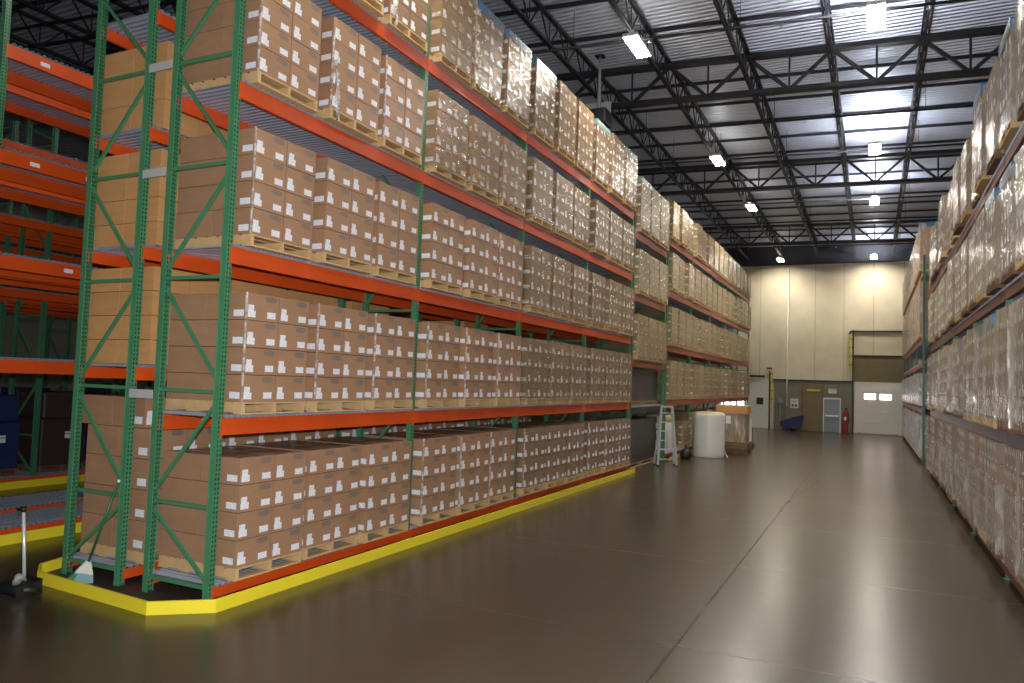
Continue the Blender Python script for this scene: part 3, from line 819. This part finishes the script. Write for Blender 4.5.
# ------------------------------------------------------------------ ladder, rolls, stacks in front of the far end rack
t = tag(empty('step_ladder', (.62, 17.35, 0), R(-62)), 'silver aluminium folding ladder standing at the corner of the far end rack', 'ladder')
def rail(a, b, nm='rail'):
    mb = MB(); mb.bar(a, b, .07, .03); build(mb, nm, M['silver'], t)
H = 1.86
for s in (-1, 1):
    rail((-.12, s * .30, .03), (-.32, s * .17, H))
    rail((-.55, s * .32, .03), (-.36, s * .17, H - .04), 'rear_rail')
    mb = MB(); mb.tube([(-.12, s * .30, 0), (-.12, s * .30, .05)], .035, 8); build(mb, 'foot', M['black'], t)
    mb = MB(); mb.tube([(-.55, s * .32, 0), (-.55, s * .32, .05)], .03, 8); build(mb, 'foot', M['black'], t)
for k in range(6):
    f = .12 + k * .155; x = -.12 - .2 * f; w = .30 - .13 * f
    mb = MB(); mb.bar((x, -w, f * H), (x, w, f * H), .05, .03); build(mb, 'rung', M['silver'], t)
for k in (1, 3, 5):
    f = .12 + k * .155; x = -.55 + .19 * f; w = .32 - .15 * f
    mb = MB(); mb.bar((x, -w, f * H), (x, w, f * H), .04, .03); build(mb, 'rear_rung', M['silver'], t)
mb = MB(); mb.bar((-.34, -.19, H), (-.34, .19, H), .1, .05); build(mb, 'hinge_cap', M['silver'], t)

def film_roll(x, y, r, h, label, cap='yellowcap'):
    t = tag(empty('film_roll', (x, y, .002)), label, 'film roll', 'big plastic film rolls')
    mb = MB(); n = 12
    mb.lathe([(r * .97, 0)] + [(r * (1 - .012 * (i % 2)), .03 + (h - .06) * i / n) for i in range(n + 1)] + [(r * .96, h)], 32)
    build(mb, 'roll_body', M['bubble'], t, smooth=True)
    mb = MB(); mb.lathe([(r * .9, h), (r * .88, h + .03), (r * .5, h + .045)], 28); build(mb, 'roll_end', M[cap], t, smooth=True)
    mb = MB(); mb.lathe([(.09, h + .04), (.09, h + .1), (.06, h + .1)], 16); build(mb, 'core', M['carton_tan'], t, smooth=True)
    mb = MB()
    k = 6
    for j in range(k + 1):
        u_ = j / k
        mb.v += [(r * .97 + .01 + .2 * u_ ** 3 * .6, -.12 * r, .4 * (1 - u_) + .01), (r * .93 + .01 + .2 * u_ ** 3 * .6, .3 * r + .1 * u_, .4 * (1 - u_) + .01)]
    for j in range(k): mb.f.append((2 * j, 2 * j + 1, 2 * j + 3, 2 * j + 2)); mb.m.append(0)
    build(mb, 'loose_film_end', M['bubble'], t)
    return t
film_roll(.98, 21.9, .56, 1.58, 'tall white roll of bubble film standing on the floor beside the ladder')
film_roll(.74, 23.05, .48, 1.5, 'second white film roll half hidden behind the tall roll')
for i, (yy, c) in enumerate(((19.82, 'first'), (20.6, 'second'))):
    t = tag(empty('wrapped_drum', (-.42, yy, .19 + DK)), f'yellow-topped wrapped drum on the rack floor behind the ladder, {c} from the narrow bay', 'drum', 'yellow-topped drums')
    mb = MB(); mb.lathe([(.36, 0), (.385, .03), (.38, .5), (.385, .52), (.38, 1.0), (.36, 1.03)], 24); build(mb, 'drum_body', M['bubble'], t, smooth=True)
    mb = MB(); mb.lathe([(.37, 1.03), (.375, 1.2), (.3, 1.27)], 24); build(mb, 'drum_cap', M['yellowcap'], t, smooth=True)
# black bag
t = empty('black_bag', (.6, 21.0, .002))
mb = MB()
for j, (r, z) in enumerate(((.16, 0), (.2, .1), (.18, .25), (.09, .36), (.03, .42), (.06, .47))):
    for i in range(12):
        a = 2 * math.pi * i / 12; rr = r * (1 + .12 * math.sin(i * 2.3 + j)); mb.v.append((rr * math.cos(a), rr * math.sin(a), z))
for j in range(5):
    for i in range(12):
        a, b = j * 12 + i, j * 12 + (i + 1) % 12; mb.f.append((a, b, b + 12, a + 12)); mb.m.append(0)
mb.f.append(tuple(reversed(range(12)))); mb.f.append(tuple(range(60, 72))); mb.m += [0, 0]
bpy.data.objects.remove(t)
tag(build(mb, 'black_bag', M['black'], None, (.5, 20.3, .002), smooth=True), 'small black bag on the floor between ladder and film roll', 'bag')

# big boxed stack
t = tag(empty('crated_stack', (1.42, 24.5, .002)), 'tall stack with a brown box lid over clear-wrapped goods on wooden crate base', 'boxed stack')
link('pallet', pallet_mesh(1.24, 1.2, M['wood_dark']), t)
mb = MB(); mb.box(-.6, .6, -.62, .62, 0, .3); o = build(mb, 'crate', M['wood_dark'], t, (0, 0, .138))
for z in (.05, .17):
    mb = MB(); mb.box(-.615, .615, -.635, .635, 0, .085); build(mb, 'slat', M['plywood'], o, (0, 0, z))
for l in range(4):
    for a in (-1, 1):
        mb = MB(); mb.box(-.5, .5, -.26, .26, 0, .265); build(mb, 'carton', M['carton_pale'], t, (0, a * .265, .442 + l * .27))
link('stretch_film', film_shell_mesh(1.08, 1.04, .42, 1.53, M['film_thick'], 2), t)
mb = MB(); mb.box(-.58, .58, -.6, .6, 0, .3); o = build(mb, 'box_lid', M['carton_tan'], t, (0, 0, 1.54), bevel=.01)
mb = MB(); mb.box(-.55, .55, -.57, .57, 0, .02); build(mb, 'lid_sheet', M['yellowcap'], o, (0, 0, .301))
mb = MB(); mb.box(0, .006, -.09, .09, 0, .3); build(mb, 'paper_sheet', M['label'], t, (-.1, -.63, 1.15), (0, 0, -math.pi / 2))
# pallet jack behind it
t = tag(empty('hand_truck', (1.45, 28.0, .002)), 'pale upright panel cart with black wheels at the end of the far rack', 'cart')
mb = MB(); mb.box(-.25, .25, -.3, .3, .1, .16); build(mb, 'platform', M['black'], t)
mb = MB(); mb.box(-.2, .2, -.28, -.22, .16, 1.15); build(mb, 'panel', M['white'], t)
mb = MB(); mb.box(-.2, .2, -.22, .2, .16, .85); build(mb, 'box', M['carton_pale'], t)
for sx_ in (-1, 1):
    for sy_ in (-1, 1):
        mb = MB(); mb.tube([(sx_ * .24 - .02, sy_ * .22, .06), (sx_ * .24 + .02, sy_ * .22, .06)], .06, 14); build(mb, 'wheel', M['black'], t, smooth=True)
mb = MB(); mb.box(-.3, .3, -.55, -.3, .03, .1); mb.box(-.05, .35, -.7, -.5, .03, .09); build(mb, 'fork', M['black'], t)

# ------------------------------------------------------------------ back wall
def wallbox(name, x0, x1, z0, z1, y, th, mat, parent=None, bevel=0):
    return box(name, x0, x1, y - th, y, z0, z1, mat, parent, bevel)
struct(wallbox('wall_lower', .62, 5.2, 0, 3.15, WY - .002, .1, M['concrete']))
struct(wallbox('trim_1', .5, 5.3, 3.15, 3.22, WY - .002, .14, M['roof_steel']))
struct(wallbox('trim_2', 5.05, 8.4, 6.28, 6.36, WY - .002, .12, M['roof_steel']))
struct(wallbox('trim_3', 5.3, 8.4, 4.74, 4.84, WY - .002, .14, M['roof_steel']))
struct(wallbox('wall_header', 5.3, 8.4, 3.2, 4.74, WY - .002, .1, M['olive']))
struct(wallbox('trim_5', XL, XR, 10.62, ZR, WY - .002, .25, M['roof_steel']))
struct(wallbox('trim_4', 5.2, 5.28, 0, 6.4, WY - .002, .14, M['roof_steel']))
# open dock door beyond the end of the far rack: daylight comes in
dk = struct(empty('window_1', (-2.6, WY - .05, 0)))
mb = MB(); mb.box(-.1, 1.35, -.02, .0, .02, 2.9); build(mb, 'daylight', M['day'], dk)
for x0, x1, z0, z1 in ((-.2, -.1, 0, 3.0), (1.35, 1.45, 0, 3.0), (-.2, 1.45, 2.9, 3.0)):
    mb = MB(); mb.box(x0, x1, -.12, 0, z0, z1); build(mb, 'opening_frame', M['roof_steel'], dk)
# dock doors
d1 = struct(empty('door_1', (-.3, WY - .05, 0)))
def child(name, x0, x1, z0, z1, th, mat, par, off=0.):
    mb = MB(); mb.box(x0, x1, -th - off, -off, z0, z1); return build(mb, name, mat, par)
for k in range(5): child('door_panel', -.62, .6, .03 + k * .64, .03 + (k + 1) * .64 - .015, .06, M['white'], d1)
child('door_track', .6, .68, 0, 3.7, .1, M['roof_steel'], d1)
child('door_header', -.62, .34, 3.3, 3.44, .14, M['black'], d1, .02)
child('vision_window', -.16, .26, 1.55, 1.98, .02, M['black'], d1, .061)
d2 = struct(empty('door_2', (6.55, WY - .05, 0)))
for k in range(5): child('door_panel', -1.22, 1.4, .05 + k * .63, .05 + (k + 1) * .63 - .012, .06, M['white'], d2)
for x0 in (-.66, .2): child('lit_window', x0, x0 + .62, 2.13, 2.47, .015, M['bright_glass'], d2, .061)
for xx in (-.36, .52):
    for zz in (2.72, 1.9, 1.33, .78): child('handle_plate', xx - .05, xx + .05, zz, zz + .12, .03, M['silver'], d2, .061)
child('door_bumper', -1.0, -.85, .0, .1, .12, M['yellow_dull'], d2, .05); child('door_bumper', 1.05, 1.2, .0, .1, .12, M['yellow_dull'], d2, .05)
d3 = struct(empty('door_3', (4.06, WY - .105, 0)))
child('door_leaf', -.46, .46, .01, 2.06, .05, M['grey_door'], d3)
for k in ((-.5, -.46, 0, 2.12), (.46, .5, 0, 2.12), (-.5, .5, 2.06, 2.12)): child('door_frame', *k, .07, M['silver'], d3)
child('push_bar', -.4, .4, .98, 1.06, .05, M['silver'], d3, .05)
# yellow and black door guards
for nm, x, z0, z1, lb in (('dock_guard', .46, 1.6, 3.85, 'yellow and black striped dock door guard beside the left dock door'), ('dock_guard', 5.12, 3.9, 6.15, 'tall yellow guard strip hanging beside the dock door with lit windows')):
    t = tag(empty(nm, (x, WY - .16, z0)), lb, 'door guard', 'yellow door guards')
    mb = MB(); mb.bar((0, 0, 0), (0, 0, z1 - z0), .16, .1); build(mb, 'guard_post', M['yellow_dull'], t)
    for k in range(4):
        mb = MB(); mb.box(-.085, .085, -.06, .06, 0, .12); build(mb, 'stripe', M['black'], t, (0, 0, (k + .5) * (z1 - z0) / 4.2))
    mb = MB(); mb.box(-.3 if x < 1 else -.12, .02, -.06, .06, 0, .1); build(mb, 'bracket', M['roof_steel'], t, (0, 0, z1 - z0))
# plywood panel door with yellow bar
t = tag(empty('plywood_hatch', (2.94, WY - .104, 0)), 'large aged plywood hatch with a yellow bar on the back wall', 'hatch')
mb = MB(); mb.box(-.6, .6, -.04, 0, .02, 2.95); build(mb, 'board', M['plywood'], t)
mb = MB(); mb.box(-.35, .42, -.07, -.041, 2.52, 2.64); build(mb, 'bar', M['yellow_dull'], t)
for x in (-.62, .6):
    mb = MB(); mb.box(x, x + .03, -.06, 0, 0, 3.0); build(mb, 'frame_strip', M['wood_dark'], t)
# white pipe, signs, cabinet
mb = MB(); mb.tube([(0, 0, 1.55), (0, 0, 3.2), (0, 0, 3.3), (0, .0, 10.4)], .045, 10)
dp = tag(build(mb, 'downpipe', M['white'], None, (1.4, WY - .17, 0), smooth=True), 'white vertical pipe running down the back wall to a grey lower end', 'pipe')
mb = MB(); mb.tube([(0, 0, .0), (0, 0, 1.55)], .05, 10); build(mb, 'lower_pipe', M['concrete'], dp, smooth=True)
def sign(x0, x1, z0, z1, label, red=False):
    t = tag(empty('wall_sign', ((x0 + x1) / 2, WY - .11, z0)), label, 'sign')
    w, h = x1 - x0, z1 - z0
    mb = MB(); mb.box(-w / 2, w / 2, -.015, 0, 0, h); build(mb, 'plate', M['white'], t)
    if red:
        for k in range(2):
            mb = MB(); mb.box(-w * .36 + k * w * .4, -w * .36 + k * w * .4 + w * .28, -.019, -.0155, h * .12, h * .42); build(mb, 'printed_block', M['wood_dark'], t)
    mb = MB(); mb.box(-w * .38, w * .38, -.019, -.0155, h * .58, h * .82); build(mb, 'printed_line', M['spacer'], t)
sign(1.62, 2.1, 1.4, 2.0, 'white notice sign on the concrete wall above the blue cart', True)
sign(3.85, 4.32, 2.42, 2.7, 'small pale sign above the grey steel door')
t = tag(empty('wall_box', (1.0, WY - .11, 1.7)), 'small grey electrical box on the concrete wall left of the white pipe', 'electrical box')
mb = MB(); mb.box(-.14, .14, -.12, 0, 0, .34); build(mb, 'case', M['grey_door'], t, bevel=.01)
mb = MB(); mb.tube([(0, -.05, 0), (0, -.05, -1.2)], .02, 8); build(mb, 'conduit', M['spacer'], t, smooth=True)
t = tag(empty('fire_cabinet', (4.84, WY - .42, .002)), 'red extinguisher stand between the grey door and the dock door', 'extinguisher')
mb = MB(); mb.lathe([(.16, 0), (.17, .05), (.17, 1.15), (.12, 1.32), (.05, 1.42)], 20); build(mb, 'cylinder', M['red'], t, smooth=True)
mb = MB(); mb.tube([(0, 0, 1.42), (0, 0, 1.56)], .035, 8); mb.tube([(0, 0, 1.52), (.14, -.05, 1.46)], .02, 8); build(mb, 'valve', M['black'], t)
mb = MB(); mb.tube([(.12, -.04, 1.46), (.2, -.12, 1.1), (.18, -.14, .6)], .018, 8); build(mb, 'hose', M['black'], t, smooth=True)
mb = MB(); mb.box(-.07, .07, -.012, 0, 0, .2); build(mb, 'label_plate', M['label'], t, (0, -.168, .8))
# blue tilt cart
t = tag(empty('tilt_cart', (1.85, 43.6, 0)), 'dark blue plastic tilt cart parked against the concrete back wall', 'cart')
mb = MB()
sec = [(-.62, .28), (-.3, .14), (.32, .14), (.55, .3), (.66, 1.02), (.5, 1.0), (-.68, .62)]
k = len(sec)
for yy, s_ in ((-.42, 1.), (.42, 1.)):
    for x, z in sec: mb.v.append((x, yy, z))
mb.f.append(tuple(reversed(range(k)))); mb.f.append(tuple(range(k, 2 * k))); mb.m += [0, 0]
for i in range(k): mb.f.append((i, (i + 1) % k, k + (i + 1) % k, k + i)); mb.m.append(0)
build(mb, 'tub', M['blue_dark'], t, bevel=.03)
for s_ in (-1, 1):
    mb = MB(); mb.tube([(.05, s_ * .44 - .03, .15), (.05, s_ * .44 + .03, .15)], .15, 18); build(mb, 'wheel', M['black'], t, smooth=True)
mb = MB(); mb.tube([(-.5, -.02, .06), (-.5, .02, .06)], .06, 12); build(mb, 'caster', M['black'], t)
mb = MB(); mb.bar((-.55, 0, .13), (.4, 0, .13), .5, .04); build(mb, 'chassis', M['black'], t)

# ------------------------------------------------------------------ heater under the roof
t = tag(empty('unit_heater', (-.66, 13.6, 9.75)), 'dark unit heater with a pale tapered flue hanging under the roof above the near rack', 'heater')
mb = MB(); mb.box(-.3, .3, -.3, .3, 0, .42); build(mb, 'casing', M['roof_steel'], t, bevel=.03)
mb = MB(); mb.tube([(0, 0, .42), (0, 0, .55), (0, 0, 1.2), (0, 0, 2.0)], [.075, .065, .042, .03], 14); build(mb, 'flue', M['spacer'], t, smooth=True)
mb = MB(); mb.box(-.12, .12, -.12, .12, 0, .04); build(mb, 'ceiling_plate', M['roof_steel'], t, (0, 0, 1.98))
mb = MB(); mb.box(-.62, .16, -.03, .0, 0, .5); build(mb, 'back_panel', M['white'], t, (0, .6, .4))
mb = MB(); mb.bar((-.2, .3, .4), (-.2, .6, .5), .04); mb.bar((.1, .3, .4), (.1, .6, .5), .04); build(mb, 'panel_bracket', M['roof_steel'], t)

# beam stickers and blue film rags
def sticker(par, y, z, x=.008):
    mb = MB(); mb.box(0, .003, -.07, .07, -.03, .03); build(mb, 'location_tag', M['label'], par, (x, y, z))
for y in (.5, 1.35, 2.2, 3.0): sticker(L2a, y, 5.4); sticker(L2b, -4 * BAY + y, 5.9, -1.04 + .012) if False else None
sticker(L2a, 1.1, 3.94); sticker(L2a, .55, 6.9)
for i, (y, z, h, c) in enumerate(((6.15, 3.2, .42, 'blue'),)):
    pass

# the photographer's flash, on top of the camera
fl = bpy.data.lights.new('camera_flash', 'POINT'); fl.energy = 1950; fl.shadow_soft_size = .06; fl.color = (.93, .95, 1.)
fo = bpy.data.objects.new('camera_flash', fl); COL.objects.link(fo); fo.location = (6.34, -5.95, 2.72)
# ------------------------------------------------------------------ world, camera
w = bpy.data.worlds.new('world'); scn.world = w; w.use_nodes = True
w.node_tree.nodes['Background'].inputs[0].default_value = (.5, .52, .6, 1); w.node_tree.nodes['Background'].inputs[1].default_value = .006
cx, cy, cz, yaw, pitch, roll, f = 6.34361378, -5.92558593, 2.5100284, -.451621, .05289986, .03414277, 745.50427
sy, c_ = math.sin(yaw), math.cos(yaw); sp, cp = math.sin(pitch), math.cos(pitch)
fw = Vector((sy * cp, c_ * cp, sp)); rt = Vector((c_, -sy, 0)); up = rt.cross(fw)
r2 = rt * math.cos(roll) + up * math.sin(roll); u2 = -rt * math.sin(roll) + up * math.cos(roll)
cam = bpy.data.cameras.new('camera'); co = bpy.data.objects.new('camera', cam); COL.objects.link(co)
mw = Matrix.Identity(4)
for i in range(3): mw[i][0], mw[i][1], mw[i][2] = r2[i], u2[i], -fw[i]
mw.translation = (cx, cy, cz); co.matrix_world = mw
cam.sensor_width = 36; cam.lens = f / 1024 * 36; cam.clip_start = .05; cam.clip_end = 300
scn.camera = co
vs = scn.view_settings; vs.view_transform = 'Standard'; vs.look = 'None'; vs.gamma = 1; vs.exposure = 0.35; vs.use_curve_mapping = False
scn.cycles.max_bounces = 8; scn.cycles.transparent_max_bounces = 16; scn.cycles.sample_clamp_indirect = 8
scn.cycles.use_denoising = True
